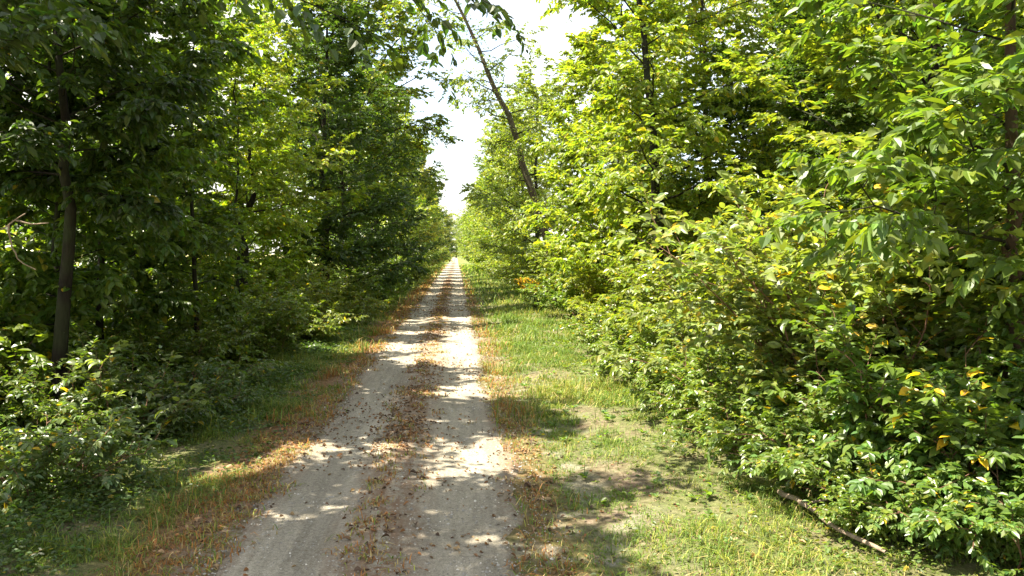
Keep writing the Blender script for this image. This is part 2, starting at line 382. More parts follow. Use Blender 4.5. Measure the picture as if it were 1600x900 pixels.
def make_tree(name, label, loc, trunk, r0, crown_r, cb=.2, n1=26, n2=8, n3=7, per=14, leaf=.09, base=(.075, .115, .022), tmpl=LEAF4,
              low_el=.1, hi_el=1.0, lift=.15, droop1=.1, droop=.3, flat=.5, yel=.004, ycol=(.42, .30, .03), bark=None, mat=None, prof=None, twigs=False,
              ndev=.45, group=None, vine=0, extra=None, category='tree', vdev=.22, keep=1.0, azf=None, vine_top=.6, vine_r=.22):
    bark = bark or M_BARK; mat = mat or M_LEAF
    root = thing(name, label, category, loc, group=group)
    P0 = trunk_line(trunk)
    t = np.linspace(0, 1, P0.shape[1])
    R0 = (r0 * (1 - .86 * t) * (1 + .55 * np.exp(-t * 22)))[None]
    w = Wood(); w.add(P0, R0, 12)
    link('trunk', w.mesh(name + '_trunk'), bark, root)
    # limbs
    s = cb + (.985 - cb) * (np.arange(n1) + rng.random(n1)) / n1
    pos, T = interp(P0, s[None]); pos = pos[0]
    az = np.arange(n1) * 2.39996 + rng.normal(0, .35, n1)
    if azf is not None: az = azf(az)
    q = (s - cb) / (1 - cb)
    el_ = low_el + (hi_el - low_el) * q + rng.normal(0, .12, n1)
    D = np.stack([np.cos(az) * np.cos(el_), np.sin(az) * np.cos(el_), np.sin(el_)], -1)
    pr = prof or (lambda q: np.sqrt(np.clip(1 - ((q - .48) / .64) ** 2, .1, 1)))
    L = crown_r * pr(q) * rng.uniform(.6, 1.25, n1)
    P1 = shoot(pos, D, L, 7, lift, droop1, .05)
    if extra is not None:
        E = np.stack([trunk_line(e, 7, .015)[0] for e in extra]); P1 = np.concatenate([P1, E]); s = np.concatenate([s, np.full(len(extra), .35)])
    b1 = r0 * (1 - .86 * s) * .30
    w = Wood(); w.add(P1, b1[:, None] * np.linspace(1, .18, 7)[None], 6)
    P2 = grow(P1, n2, .18, 1.0, .85, .42, flat, .08, droop * .3, 5, .06)
    w.add(P2, np.repeat(b1 * .32, n2)[:, None] * np.linspace(1, .3, 5)[None], 4)
    P3 = grow(P2, n3, .1, 1.0, .8, .55, flat, 0, droop * .6, 4, .06, lmin=leaf * 3)
    if twigs: w.add(P3, np.full((len(P3), 4), .0035) * np.linspace(1.2, .5, 4)[None], 3)
    link('limbs', w.mesh(name + '_limbs'), M_BARK, root, kind='stuff')
    p, d, nn, sz = leaves_on(P3, per, leaf, droop=droop, ndev=ndev)
    if vine:
        tv = rng.random(vine) ** .8 * vine_top; pp, _ = interp(P0, tv[None]); pp = pp[0]
        aa = rng.uniform(0, 2 * np.pi, vine); dd = np.stack([np.cos(aa), np.sin(aa), rng.uniform(-.9, .2, vine)], -1)
        pp = pp + dd * (r0 * (1 - .8 * tv) + rng.random(vine) * vine_r)[:, None]
        p = np.concatenate([p, pp]); d = np.concatenate([d, dd]); nn = np.concatenate([nn, nrm(dd + UP * .8 + rng.normal(0, .4, dd.shape))]); sz = np.concatenate([sz, leaf * rng.uniform(.6, 1.1, vine)])
    if keep < 1:
        k = rng.random(len(p)) < keep; p, d, nn, sz = p[k], d[k], nn[k], sz[k]
    me = leaf_mesh(name + '_crown', p, d, nn, sz, leaf_cols(len(p), base, vdev, yel, ycol), tmpl)
    link('crown', me, mat, root, kind='stuff')
    return root

def gz(x, y): return float(ground_z(x, y)) - .03
near_shade_tint = (.8, .82, .8, 1)  # leaf tint that puts deeper shade into the near left crowns
LTR, RTR = 'trees lining the left side of the trail', 'trees lining the right side of the trail'

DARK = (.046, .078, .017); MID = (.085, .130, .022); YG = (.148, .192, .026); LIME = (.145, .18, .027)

# --- left side
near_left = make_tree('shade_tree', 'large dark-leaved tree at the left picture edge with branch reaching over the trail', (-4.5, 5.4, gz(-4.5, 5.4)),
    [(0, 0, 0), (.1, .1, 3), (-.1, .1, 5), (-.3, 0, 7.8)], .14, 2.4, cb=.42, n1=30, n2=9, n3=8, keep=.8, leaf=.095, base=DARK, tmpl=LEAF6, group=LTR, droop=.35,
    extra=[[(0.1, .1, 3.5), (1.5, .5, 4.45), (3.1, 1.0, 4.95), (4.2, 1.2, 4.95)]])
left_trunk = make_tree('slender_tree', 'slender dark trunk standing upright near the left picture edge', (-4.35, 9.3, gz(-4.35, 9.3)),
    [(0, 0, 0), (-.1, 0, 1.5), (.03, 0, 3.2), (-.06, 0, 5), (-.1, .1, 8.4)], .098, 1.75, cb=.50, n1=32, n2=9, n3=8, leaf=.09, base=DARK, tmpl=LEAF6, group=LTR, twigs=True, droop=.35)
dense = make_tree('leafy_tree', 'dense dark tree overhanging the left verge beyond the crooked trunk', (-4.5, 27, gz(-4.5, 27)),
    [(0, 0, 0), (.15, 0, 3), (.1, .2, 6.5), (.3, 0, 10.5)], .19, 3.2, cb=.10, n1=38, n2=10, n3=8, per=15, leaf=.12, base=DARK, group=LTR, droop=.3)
crooked = make_tree('crooked_tree', 'tree with thin crooked S-shaped trunk behind the left undergrowth', (-5.6, 21.5, gz(-5.6, 21.5)),
    [(0, 0, 0), (0, 0, 2.6), (-.05, 0, 3.7), (.35, 0, 4.7), (.25, 0, 5.6), (.6, 0, 10)], .14, 2.6, cb=.45, n1=22, leaf=.10, base=(.145, .18, .026), group=LTR, yel=.02)
young = make_tree('young_tree', 'thin young tree at the edge of the left undergrowth', (-4.2, 13.0, gz(-4.2, 13)),
    [(0, 0, 0), (.05, 0, 2), (0, .05, 4), (.15, 0, 6.3)], .05, 1.3, cb=.22, n1=26, n2=8, n3=7, leaf=.085, base=MID, tmpl=LEAF6, group=LTR, droop=.4)

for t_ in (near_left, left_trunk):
    for ch in t_.children: ch.color = near_shade_tint
# --- right side
near_right = make_tree('stout_tree', 'reddish-barked tree at the right picture edge with dark hanging leaves', (4.3, 5.8, gz(4.3, 5.8)),
    [(0, 0, 0), (-.02, 0, 1.5), (-.12, 0, 3.2), (-.2, .1, 7)], .095, 1.9, cb=.36, n1=26, n2=8, n3=7, leaf=.10, base=MID, tmpl=LEAF6, group=RTR, bark=M_BARK2, droop=.4, vine=2600, vine_top=.8, vine_r=.3)
elm = make_tree('spreading_tree', 'broad tree with flat sunlit leaf sprays above the big right shrub', (6.0, 9.8, gz(6.0, 9.8)),
    [(0, 0, 0), (-.1, 0, 2.5), (.1, .1, 5), (0, 0, 8.8)], .13, 3.0, cb=.14, n1=36, n2=9, n3=8, leaf=.105, base=LIME, tmpl=LEAF6, group=RTR, flat=.25, droop=.2, ndev=.35, mat=M_LEAF)
trunk_r = make_tree('vine_hung_tree', 'tall tree with dark trunk showing between yellow-green leaves right of the trail', (4.35, 16.8, gz(4.35, 16.8)),
    [(0, 0, 0), (-.05, 0, 2), (-.15, 0, 4.2), (-.55, 0, 8), (-.6, 0, 11)], 0.15, 2.9, cb=.28, n1=36, n2=9, leaf=.11, base=YG, tmpl=LEAF6, group=RTR, yel=.03, vine=1000, vine_top=.7, vine_r=.4, droop=.35)
yellow = make_tree('yellowing_tree', 'bright yellow-green tree left of the dark trunk on the right side', (4.7, 20.2, gz(4.7, 20.2)),
    [(0, 0, 0), (-.1, 0, 2), (-.3, 0, 4.5), (-.5, .1, 8.5)], .11, 2.5, cb=.12, n1=32, n2=9, n3=8, leaf=.115, base=(.17, .215, .03), group=RTR, yel=.03, ycol=(.40, .34, .03), droop=.3)
leaning = make_tree('leaning_tree', 'bare-trunked tree leaning left over the trail against the white sky', (4.15, 31.8, gz(4.15, 31.8)),
    [(0, 0, 0), (-.25, 0, 1.6), (-.65, 0, 3.0), (-1.35, .1, 5.2), (-1.9, 0, 7.0), (-2.75, -.1, 8.7), (-3.3, 0, 10.3), (-4.5, .1, 12.6), (-5.4, 0, 14.4)], .20, 2.7, cb=.26, n1=34, n2=6, n3=4, per=9, leaf=.115, base=(.12, .155, .03), group=RTR, droop=.6, vine=1500, vine_top=.95, vine_r=.4, bark=M_BARK3, low_el=-.1, hi_el=.5,
    prof=lambda q: .55 + .45 * q)
pale = make_tree('pale_tree', 'pale green bushy tree behind the base of the leaning trunk', (4.0, 38, gz(4.0, 38)),
    [(0, 0, 0), (-.1, 0, 3), (-.2, 0, 6), (-.1, 0, 9.5)], .16, 3.2, cb=.08, n1=32, n2=8, n3=7, per=14, leaf=.13, base=(.148, .187, .042), group=RTR, droop=.3)

tall = make_tree('tall_tree', 'tall tree with light crown above the dark tree on the left', (-4.9, 36, gz(-4.9, 36)),
    [(0, 0, 0), (.2, 0, 4), (.7, 0, 9), (1.2, 0, 15)], .22, 3.2, cb=.36, n1=36, n2=10, n3=8, per=14, leaf=.135, base=(.115, .155, .024), group=LTR, yel=.03, droop=.4,
    extra=[[(.3, 0, 5.5), (1.5, -.3, 7.5), (2.9, -.5, 8.4), (4.3, -.6, 7.9)], [(.6, 0, 7.5), (1.9, .4, 9.6), (3.1, .5, 10.6), (4.6, .6, 10.4)], [(.9, 0, 9.5), (2.0, -.4, 11.6), (3.2, -.6, 12.6), (4.6, -.8, 12.6)], [(.2, 0, 4.8), (1.2, .8, 5.9), (2.6, 1.2, 6.3), (3.8, 1.4, 5.8)]])

R = math.radians
def put(proto, label, x, y, rot, s, tint=None, side=None, zs=1.0, name=None):
    grp = LTR if x < 0 else RTR
    return copy_thing(proto, label, (x, y, gz(x, y)), R(rot), s, tint, grp, name, zs)

# more on the left: second row against the light, then along the trail
put(young, 'thin twin stem just behind the slender trunk on the left', -5.0, 10.4, 70, 1.15, (.9, .95, .9, 1))
put(elm, 'backlit bright-leaved tree behind the slender left trunk', -8.2, 10.5, 40, .85, (1.1, 1.1, .9, 1))
put(young, 'spindly tree right of the slender trunk in the dark left wood', -5.2, 12.2, 200, 1.3, (.8, .85, .8, 1))
put(left_trunk, 'dark tree whose crown fills the top left beside the slender trunk', -6.1, 14.8, 130, .95)
put(elm, 'backlit tree in the second row behind the young left tree', -9.0, 17.5, 190, .95, (1.0, 1.05, .8, 1))
put(young, 'slim tree in front of the crooked trunk on the left', -5.0, 18.5, 290, 1.15, (1.7, 1.5, .9, 1))  # raised tint paints sunlight into this crown's leaf colour
put(yellow, 'light green tree beside the crooked trunk on the left', -6.4, 25.5, 20, 1.2, (1.0, 1.05, .9, 1))
put(dense, 'dark shadowed tree just beyond the dense overhanging left tree', -4.3, 32, 140, .9, (.9, .95, .9, 1))
put(dense, 'bushy dark tree deep in the left wood behind the crooked trunk', -8.0, 21.0, 330, .7)
put(dense, 'dark tree in the left second row beside the tall light crown', -8.5, 40, 30, .8)
put(pale, 'green tree in the left second row far along the trail', -9, 54, 80, 1.0, (.8, .9, .8, 1))
put(pale, 'green tree in the left second row farthest along the trail', -9, 72, 150, 1.1, (.8, .9, .8, 1))
# ------------------------------------------------------------------ continue along the trail
far_l = [(-4.6, 42, dense, 1.05), (-4.4, 49, pale, 1.0), (-5.0, 56, tall, .9), (-4.4, 64, dense, 1.0), (-4.2, 73, pale, .95), (-5.0, 82, tall, .85), (-4.4, 92, dense, .95),
         (-4.5, 104, pale, 1.0), (-5, 117, tall, .8), (-4.6, 132, dense, .95), (-4.6, 150, pale, 1.0), (-5, 172, tall, .75), (-4.2, 200, dense, 1.1), (-4.0, 235, pale, 1.3), (-3.8, 280, dense, 1.3)]
ordl = ['first', 'second', 'third', 'fourth', 'fifth', 'sixth', 'seventh', 'eighth', 'ninth', 'tenth', 'eleventh', 'twelfth', 'thirteenth', 'fourteenth', 'fifteenth']
for i, (x, y, pr, s) in enumerate(far_l):
    put(pr, 'green tree in the receding left row, %s past the tall light crown' % ordl[i], x + .3, y, 77 * i + 30, s, (1 + .15 * math.sin(i * 2.1), 1 + .1 * math.sin(i * 1.3), .9, 1))
far_r = [(4.7, 45, pale, .9), (4.4, 52, dense, .75), (5.0, 60, pale, .95), (4.5, 69, yellow, 1.1), (4.8, 79, pale, .9), (4.6, 90, dense, .8), (4.8, 103, pale, .95), (4.8, 118, yellow, 1.2),
         (4.8, 135, pale, .95), (4.9, 156, dense, .8), (4.8, 182, pale, 1.0), (4.4, 215, pale, 1.2), (4.2, 255, dense, 1.1), (4.0, 300, pale, 1.4)]
for i, (x, y, pr, s) in enumerate(far_r):
    tn = (1.7, 1.5, 1.1, 1) if pr is dense else (1.05 + .1 * math.sin(i * 1.7), 1, 1, 1)
    put(pr, 'pale green tree in the receding right row, %s past the leaning trunk' % ordl[i], x - (.75 if y < 200 else .2), y, 61 * i + 10, s * 1.12, tn)
for i, (x, y, pr) in enumerate([(-3.2, 335, pale), (3.2, 340, pale), (0, 352, pale)]):
    put(pr, 'tiny far tree closing the end of the trail, %s of three' % ['leftmost', 'rightmost', 'middle'][i], x, y, 50 * i, 1.5)
for i, (x, y) in enumerate([(-2.6, 318), (2.6, 322), (0.2, 338)]):
    copy_thing(pale, 'bushy green growth at the far end of the trail, %s' % ['left of the vanishing track', 'right of the vanishing track', 'straight ahead'][i], (x, y, gz(x, y)), i, .5, (.9, .95, .9, 1), 'growth closing the far end')
# right second row
put(dense, 'shaded tree behind the broad right tree', 8.3, 13.5, 220, .8, (1.4, 1.3, 1, 1))
put(tall, 'tall green tree behind the dark right trunk', 7.2, 22, 100, .8, (1.3, 1.2, .9, 1))
put(elm, 'green tree in the right second row behind the broad tree', 9.0, 10.2, 150, .9, (.95, 1, .9, 1))
put(pale, 'pale tree in the right second row behind the dark trunk', 8.2, 18, 60, .9, (.9, .95, .8, 1))
put(dense, 'leafy tree at the back of the right wood behind the shaded tree', 9.6, 17.5, 20, .75, (1.3, 1.25, 1, 1))
put(dense, 'leafy tree at the back of the right wood behind the tall green tree', 10.5, 23.5, 120, .8, (1.3, 1.25, 1, 1))
put(dense, 'low-branched leafy tree in the right wood just behind the dark trunk', 6.9, 18.6, 75, .62, (1.2, 1.2, 1, 1))
put(dense, 'low-branched leafy tree in the right wood behind the rounded shrub', 7.0, 14.6, 165, .6, (1.2, 1.2, 1, 1))
put(dense, 'low-branched leafy tree in the right wood behind the leaning trunk', 6.8, 27.5, 265, .65, (1.3, 1.25, 1, 1))
put(young, 'thin dark-stemmed tree between the dark trunk and the leaning trunk', 4.3, 25.5, 15, 1.3, (1.4, 1.2, .9, 1))
put(yellow, 'yellow-green tree just right of the leaning trunk', 5.4, 27.5, 240, .85, (.9, .95, 1, 1))
put(left_trunk, 'dark tree behind the reddish trunk at the right edge', 7.0, 8.6, 80, .9, (1.2, 1.15, 1, 1))

# ------------------------------------------------------------------ shrubs
def make_shrub(name, label, loc, h, r, stems=14, n2=6, n3=3, per=12, leaf=.09, base=MID, tmpl=LEAF6, arch=.5, droop=.3, yel=.02, ycol=(.55, .33, .02), group=None,
               mat=None, big=0, opp=True, el=(.7, 1.45), vdev=.2, ndev=.4, lean=(0, 0), cat='shrub', shell=None):
    mat = mat or M_GLOSSY
    root = thing(name, label, cat, loc, group=group)
    az = np.arange(stems) * 2.39996 + rng.normal(0, .4, stems); e = rng.uniform(*el, stems)
    D = np.stack([np.cos(az) * np.cos(e) + lean[0], np.sin(az) * np.cos(e) + lean[1], np.sin(e)], -1)
    pos = np.stack([np.cos(az), np.sin(az), az * 0], -1) * (r * .35 * rng.random(stems))[:, None]
    L = rng.uniform(.7, 1.15, stems) * np.hypot(h, r) ; D = nrm(D)
    P1 = shoot(pos, D, L, 8, 0, arch * .5, .05)
    P1[..., 2] = np.maximum(P1[..., 2], .02)
    w = Wood(); w.add(P1, np.full(stems, .005 + .003 * h)[:, None] * np.linspace(1, .25, 8)[None], 5)
    P2 = grow(P1, n2, .12, 1, .75, .40, .7, .1, droop * .4, 5, .06, .35)
    w.add(P2, np.full((len(P2), 5), .004) * np.linspace(1.2, .5, 5)[None], 3)
    Pl = [P2]
    if n3:
        P3 = grow(P2, n3, .1, .95, .8, .5, .6, 0, droop * .5, 5, .06, lmin=leaf * 3); Pl.append(P3)
    link('stems', w.mesh(name + '_stems'), M_TWIG, root)
    parts = [leaves_on(q, per, leaf, droop=droop, opp=opp, ndev=ndev) for q in Pl]
    p, d, nn, sz = [np.concatenate(z) for z in zip(*parts)]
    k = p[:, 2] > .02; p, d, nn, sz = p[k], d[k], nn[k], sz[k]
    col = leaf_cols(len(p), base, vdev, yel, ycol)
    if big:
        wp = p + np.array(loc); cd = np.linalg.norm(wp - np.array([0, 0, 2.0]), axis=1)
        c0 = np.array([0, 0, h * .45]); out = ((p - c0) * nrm(np.array([0, 0, 2.0]) - np.array(loc) - c0)).sum(1)
        score = sz / cd * 20 + .35 * out
        pick = np.argsort(-score)[:big]
        mask = np.zeros(len(p), bool); mask[pick] = True
        leafs = BIGLEAF
        for i in pick:
            yl = col[i, 0] > col[i, 1] * 1.05
            me = leafs[('y' if yl else 'g') + str(int(rng.integers(3)))]
            o = bpy.data.objects.new('leaf', me); C.objects.link(o); o.parent = root
            dx = d[i]; ly = np.cross(nn[i], dx); ly /= np.linalg.norm(ly); nz = np.cross(dx, ly)
            Mx = np.eye(4); Mx[:3, 0] = dx * sz[i]; Mx[:3, 1] = ly * sz[i]; Mx[:3, 2] = nz * sz[i]; Mx[:3, 3] = p[i]
            from mathutils import Matrix
            o.matrix_local = Matrix(Mx.tolist())
            v = 1.0 if yl else float(col[i].sum() / sum(base)); o.color = (v, v, v, 1) if yl else (v * base[0] / .1, v * base[1] / .15, v * base[2] / .03, 1)
        p, d, nn, sz, col = p[~mask], d[~mask], nn[~mask], sz[~mask], col[~mask]
    link('foliage', leaf_mesh(name + '_foliage', p, d, nn, sz, col, tmpl), mat, root, kind='stuff')
    return root

BIGLEAF = {}
for j in range(3):
    tv, tf = LEAF10; tv = tv.copy(); tv[:, 2] *= [.6, 1.2, 2.0][j]; tv[:, 1] *= [1.0, .9, 1.1][j]
    for kk, cc in (('g', (.1, .15, .03)), ('y', (.55, .34, .02))):
        me = mesh_np('leaf_blade', tv, tf, np.tile(np.array(cc), (10, 1)), smooth=True); me.materials.append(M_GLOSSY); BIGLEAF[kk + str(j)] = me

RS, LS = 'shrubs crowding the right verge', 'shrubs and brambles on the left bank'
PALEG = (.14, .17, .045)
hero = make_shrub('large_leaved_shrub', 'tall arching shrub with big pale green leaves on the right', (3.7, 7.2, gz(3.7, 7.2)), 2.7, 1.1, stems=28, n2=9, n3=4, per=12, leaf=.088,
    base=(.15, .185, .05), tmpl=LEAF10, arch=.45, droop=.15, ndev=.55, yel=.03, group=RS, big=300, lean=(-.08, -.03), el=(1.0, 1.5))
sh2 = make_shrub('low_leafy_shrub', 'low shrub with yellow-orange turning leaves at the lower right', (3.6, 5.6, gz(3.6, 5.6)), 1.35, 1.1, stems=22, n2=7, n3=3, per=12, leaf=.078,
    base=MID, tmpl=LEAF10, arch=.5, yel=.05, group=RS, big=300, lean=(-.1, 0))
sh3 = make_shrub('rounded_shrub', 'rounded pale green shrub beside the sunny right verge', (4.05, 9.9, gz(4.05, 9.9)), 1.9, 1.2, stems=28, n2=8, n3=4, per=12, leaf=.08,
    base=PALEG, tmpl=LEAF6, arch=.5, yel=.006, group=RS, big=200, lean=(-.05, 0))
small = make_shrub('small_leaved_shrub', 'small-leaved shrub spilling onto the right verge near the bottom corner', (3.05, 6.0, gz(3.05, 6.0)), .65, .8, stems=30, n2=7, n3=4, per=12, leaf=.046,
    base=(.10, .145, .03), arch=.6, yel=.01, group=RS)
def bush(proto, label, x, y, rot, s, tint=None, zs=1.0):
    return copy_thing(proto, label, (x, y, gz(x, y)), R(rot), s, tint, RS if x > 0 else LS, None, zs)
# source bush for copies without separate leaves
under = make_shrub('bushy_undergrowth', 'leafy bush in front of the dark right trunk', (4.1, 13.0, gz(4.1, 13)), 1.8, 1.6, stems=26, n2=8, n3=4, per=12, leaf=.095, base=LIME, arch=.5, yel=.01, group=RS)
bush(under, 'second leafy bush along the right verge past the dark trunk', 4.2, 16.2, 80, .9)
bush(under, 'third leafy bush along the right verge below yellowing leaves', 4.0, 19.5, 170, .85, (1.2, 1.1, .9, 1))
bush(under, 'glossy dark bush at the verge below the yellow-green tree', 3.9, 23, 260, .85, (.75, .9, .9, 1))
bush(under, 'bush at the foot of the leaning trunk', 4.2, 29, 20, 1.0, (1.1, 1.1, 1, 1))
bush(under, 'bush past the foot of the leaning trunk', 4.2, 35, 120, 1.1)
bush(under, 'tall bush filling the gap behind the big right shrub', 5.4, 8.2, 200, 1.3)
bush(under, 'bush in the shade at the right picture edge', 5.0, 6.6, 300, .9, (.9, .95, .9, 1))
bush(under, 'tall bush behind the rounded pale shrub', 5.6, 12, 50, 1.35, (1.1, 1.05, 1, 1))
for i, y in enumerate([41, 48, 56, 66, 78, 92, 112, 140, 175]):
    bush(under, 'small far bush in the right verge row, %s beyond the leaning trunk' % ordl[i], 4.1, y, 70 * i, 1.1, (1.1, 1.1, 1, 1))
# left
spray = make_shrub('sunlit_shrub', 'small sunlit shrub with horizontal leaf sprays in the dark left hollow', (-3.55, 8.6, gz(-3.55, 8.6)), .95, .75, stems=7, n2=4, n3=2, per=8, leaf=.085,
    base=(.13, .165, .055), tmpl=LEAF10, arch=.55, group=LS, big=200, el=(.9, 1.5), droop=.1, ndev=.3)
bramble = make_shrub('bramble', 'low bramble mound at the left picture edge', (-3.55, 6.9, gz(-3.55, 6.9)), .42, .9, stems=24, n2=6, n3=3, per=10, leaf=.055, base=(.085, .125, .035), arch=.7, group=LS)
bush(bramble, 'bramble mound behind the low one at the left edge', -4.4, 7.8, 60, 1.0, (.8, .85, .85, 1))
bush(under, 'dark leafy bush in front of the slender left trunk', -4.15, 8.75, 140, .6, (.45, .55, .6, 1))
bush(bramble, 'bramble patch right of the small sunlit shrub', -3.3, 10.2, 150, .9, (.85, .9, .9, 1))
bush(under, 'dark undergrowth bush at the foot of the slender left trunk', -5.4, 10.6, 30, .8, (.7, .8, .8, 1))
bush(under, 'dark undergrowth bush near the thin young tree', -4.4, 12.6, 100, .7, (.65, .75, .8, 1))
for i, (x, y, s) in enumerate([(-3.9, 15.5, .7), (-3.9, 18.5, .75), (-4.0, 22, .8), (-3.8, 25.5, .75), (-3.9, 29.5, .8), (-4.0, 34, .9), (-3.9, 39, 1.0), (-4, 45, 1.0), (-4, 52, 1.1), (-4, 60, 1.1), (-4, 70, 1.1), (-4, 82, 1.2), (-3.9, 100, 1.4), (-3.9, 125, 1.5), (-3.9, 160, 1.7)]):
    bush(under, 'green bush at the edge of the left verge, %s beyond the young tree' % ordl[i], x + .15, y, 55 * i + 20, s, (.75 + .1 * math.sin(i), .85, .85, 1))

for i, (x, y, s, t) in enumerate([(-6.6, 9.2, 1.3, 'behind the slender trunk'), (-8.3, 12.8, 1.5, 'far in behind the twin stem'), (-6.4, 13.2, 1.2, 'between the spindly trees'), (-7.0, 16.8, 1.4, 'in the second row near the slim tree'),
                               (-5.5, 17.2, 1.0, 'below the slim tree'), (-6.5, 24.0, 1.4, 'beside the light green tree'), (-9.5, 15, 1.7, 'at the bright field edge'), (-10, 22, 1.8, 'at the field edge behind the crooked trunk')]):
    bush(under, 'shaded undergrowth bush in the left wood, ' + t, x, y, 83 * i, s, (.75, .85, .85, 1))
for (lb, x, y, s) in (('tall shaded bush in the right wood behind the leafy bushes', 6.4, 15.2, 1.5), ('tall shaded bush in the right wood beyond the dark trunk', 6.4, 19.5, 1.6), ('tall shaded bush in the right wood beside the yellow-green tree', 6.2, 24.5, 1.6), ('tall shaded bush deep behind the reddish right trunk', 7.4, 10.6, 1.6)):
    bush(under, lb, x, y, 40 * y, s, (.9, .95, .9, 1))
bush(small, 'fine-leaved climber growing through the tall arching right shrub', 3.55, 6.6, 33, 1.45, (1.0, 1.0, .9, 1))
bush(small, 'fine-leaved climber growing at the right edge under the reddish trunk', 4.0, 5.7, 133, 1.6, (.75, .9, .9, 1))
bush(small, 'fine-leaved climber growing between the arching and rounded shrubs', 3.7, 8.6, 213, 1.5, (1.2, 1.1, .9, 1))
for i, (x, y, s, t) in enumerate([(2.95, 7.2, 1.0, 'below the tall arching shrub'), (3.0, 8.4, 1.1, 'between the arching and rounded shrubs'), (3.05, 9.6, 1.0, 'in front of the rounded pale shrub'), (3.15, 11.2, 1.15, 'past the rounded pale shrub'),
                               (3.3, 13.0, 1.2, 'before the bush at the dark trunk'), (3.35, 15.0, 1.3, 'at the verge before the dark trunk'), (3.05, 5.2, .7, 'by the bleached fallen branch')]):
    bush(small, 'low small-leaved plant mound ' + t, x, y, 47 * i + 15, s, (1.15, 1.1, 1, 1))
for (lb, x, y, sc_, rz) in (('low plant mound filling the bottom right corner of the verge', 3.5, 4.8, 1.0, 10), ('low plant mound at the right picture edge below the turning leaves', 3.95, 5.1, 1.3, 130)):
    bush(small, lb, x, y, rz, sc_, (.85, .95, .9, 1))
# ------------------------------------------------------------------ grass, weeds, litter
def blades(name, label, x, y, h, w, col, cat='grass', lean=.45):
    N = len(x); z = np.asarray(ground_z(x, y)) - .005
    on = (x > edge_l(y)) & (x < edge_r(y)); z = np.where(on, path_z(x, y), z)
    a = rng.uniform(0, 2 * np.pi, N); f = np.stack([np.cos(a), np.sin(a), 0 * a], -1); s = np.stack([-np.sin(a), np.cos(a), 0 * a], -1)
    b0 = np.stack([x, y, z], -1); ln = (rng.uniform(.1, 1, N) * lean)[:, None]
    hh = h[:, None]; ww = w[:, None]
    m1 = b0 + f * hh * ln * .42 + UP * hh * (.58 - .16 * ln)
    tip = b0 + f * hh * ln * 1.25 + UP * hh * (1 - .55 * ln)
    V = np.stack([b0 - s * ww * .5, b0 + s * ww * .5, m1 + s * ww * .4, m1 - s * ww * .4, tip], 1).reshape(-1, 3)
    o5 = (np.arange(N) * 5)[:, None]
    me = mesh_np(name, V, [np.array([[0, 1, 2, 3]]) + o5, np.array([[3, 2, 4]]) + o5], np.repeat(col, 5, 0))
    o = link(name, me, M_GRASS); tag(o, label, cat, kind='stuff'); return o

def scatter(N, x0, x1, y0, y1, dens):
    x = rng.uniform(x0, x1, N); y = y0 + (y1 - y0) * rng.random(N)
    k = rng.random(N) < dens(x, y); return x[k], y[k]

G_GREEN = np.array((.105, .165, .026)); G_YEL = np.array((.22, .235, .04)); G_STRAW = np.array((.34, .26, .11)); G_RUST = np.array((.28, .125, .035))
def gcol(N, wts):
    c = np.stack([G_GREEN, G_YEL, G_STRAW, G_RUST]); i = np.array([rng.choice(4, p=w_) for w_ in wts]) if wts.ndim == 2 else rng.choice(4, N, p=wts)
    return c[i] * np.exp(rng.normal(0, .25, (N, 1)))

def zones():
    # (y0, y1, blades per m2, width, height)
    return [(4.2, 9, 6500, .006, .05), (9, 16, 3200, .010, .075), (16, 30, 1000, .018, .095), (30, 60, 240, .035, .13), (60, 130, 60, .07, .16)]
gl, gr = [], []
for (y0, y1, dn, w_, h_) in zones():
    for side, store in (('l', gl), ('r', gr)):
        x0, x1 = (-4.2, -1.55) if side == 'l' else (.45, 4.0)
        N = int((x1 - x0) * (y1 - y0) * dn)
        if side == 'l':
            dens = lambda x, y: np.clip(smooth(-1.5, -2.3, x) * .8 + .12, 0, 1) * np.clip(.45 + .5 * vnoise(x * 1.6, y * 1.6, 21) + .45 * vnoise(x * 6, y * 6, 24), .05, 1) * smooth(-4.3, -3.6, x)
        else:
            dens = lambda x, y: np.clip(smooth(.5, 1.5, x) * .6 + .22, 0, 1) * np.clip(.66 + .75 * vnoise(x * 1.5, y * .9, 22) + .5 * vnoise(x * 5, y * 5, 25), .05, 1) * np.clip(.6 + smooth(6, 12, y), 0, 1)
        x, y = scatter(N, x0, x1, y0, y1, dens)
        h = h_ * np.exp(rng.normal(0, .4, len(x))) * np.clip(1.05 + .75 * vnoise(x * 2.3, y * 2.3, 26), .4, 2.4); w = np.full(len(x), w_) * rng.uniform(.6, 1.3, len(x))
        if side == 'l':
            e = smooth(-2.55, -1.85, x) * np.clip(.8 + .5 * vnoise(x * 2, y * .8, 31), 0, 1)
            wt = np.stack([.72 * (1 - e), .25 * (1 - e) + .05 * e, .03 * (1 - e) + .30 * e, .65 * e], -1)
        else:
            e = smooth(1.2, .6, x) * .45; yy = np.clip(.35 + .4 * vnoise(x * 1.1, y * .7, 32), 0, 1) * (1 - e)
            wt = np.stack([(1 - e - yy * .7).clip(.02), yy * .55 + .02, yy * .15 + .4 * e, .55 * e], -1)
        wt = np.clip(wt, 0, None); wt /= wt.sum(1, keepdims=True)
        cs = np.cumsum(wt, 1); u = rng.random((len(x), 1)); idx = (u > cs).sum(1).clip(0, 3)
        c = np.stack([G_GREEN, G_YEL, G_STRAW, G_RUST])[idx] * np.exp(rng.normal(0, .22, (len(x), 1)))
        store.append((x, y, h, w, c))
cat_ = lambda st: [np.concatenate(z) for z in zip(*st)]
x, y, h, w, c = cat_(gl); blades('grass', 'shaded green grass with rusty dry edge on the left verge', x, y, h, w, c, lean=1.35)
x, y, h, w, c = cat_(gr); blades('grass', 'sunny patchy yellow-green grass on the right verge', x, y, h, w, c, lean=1.35)
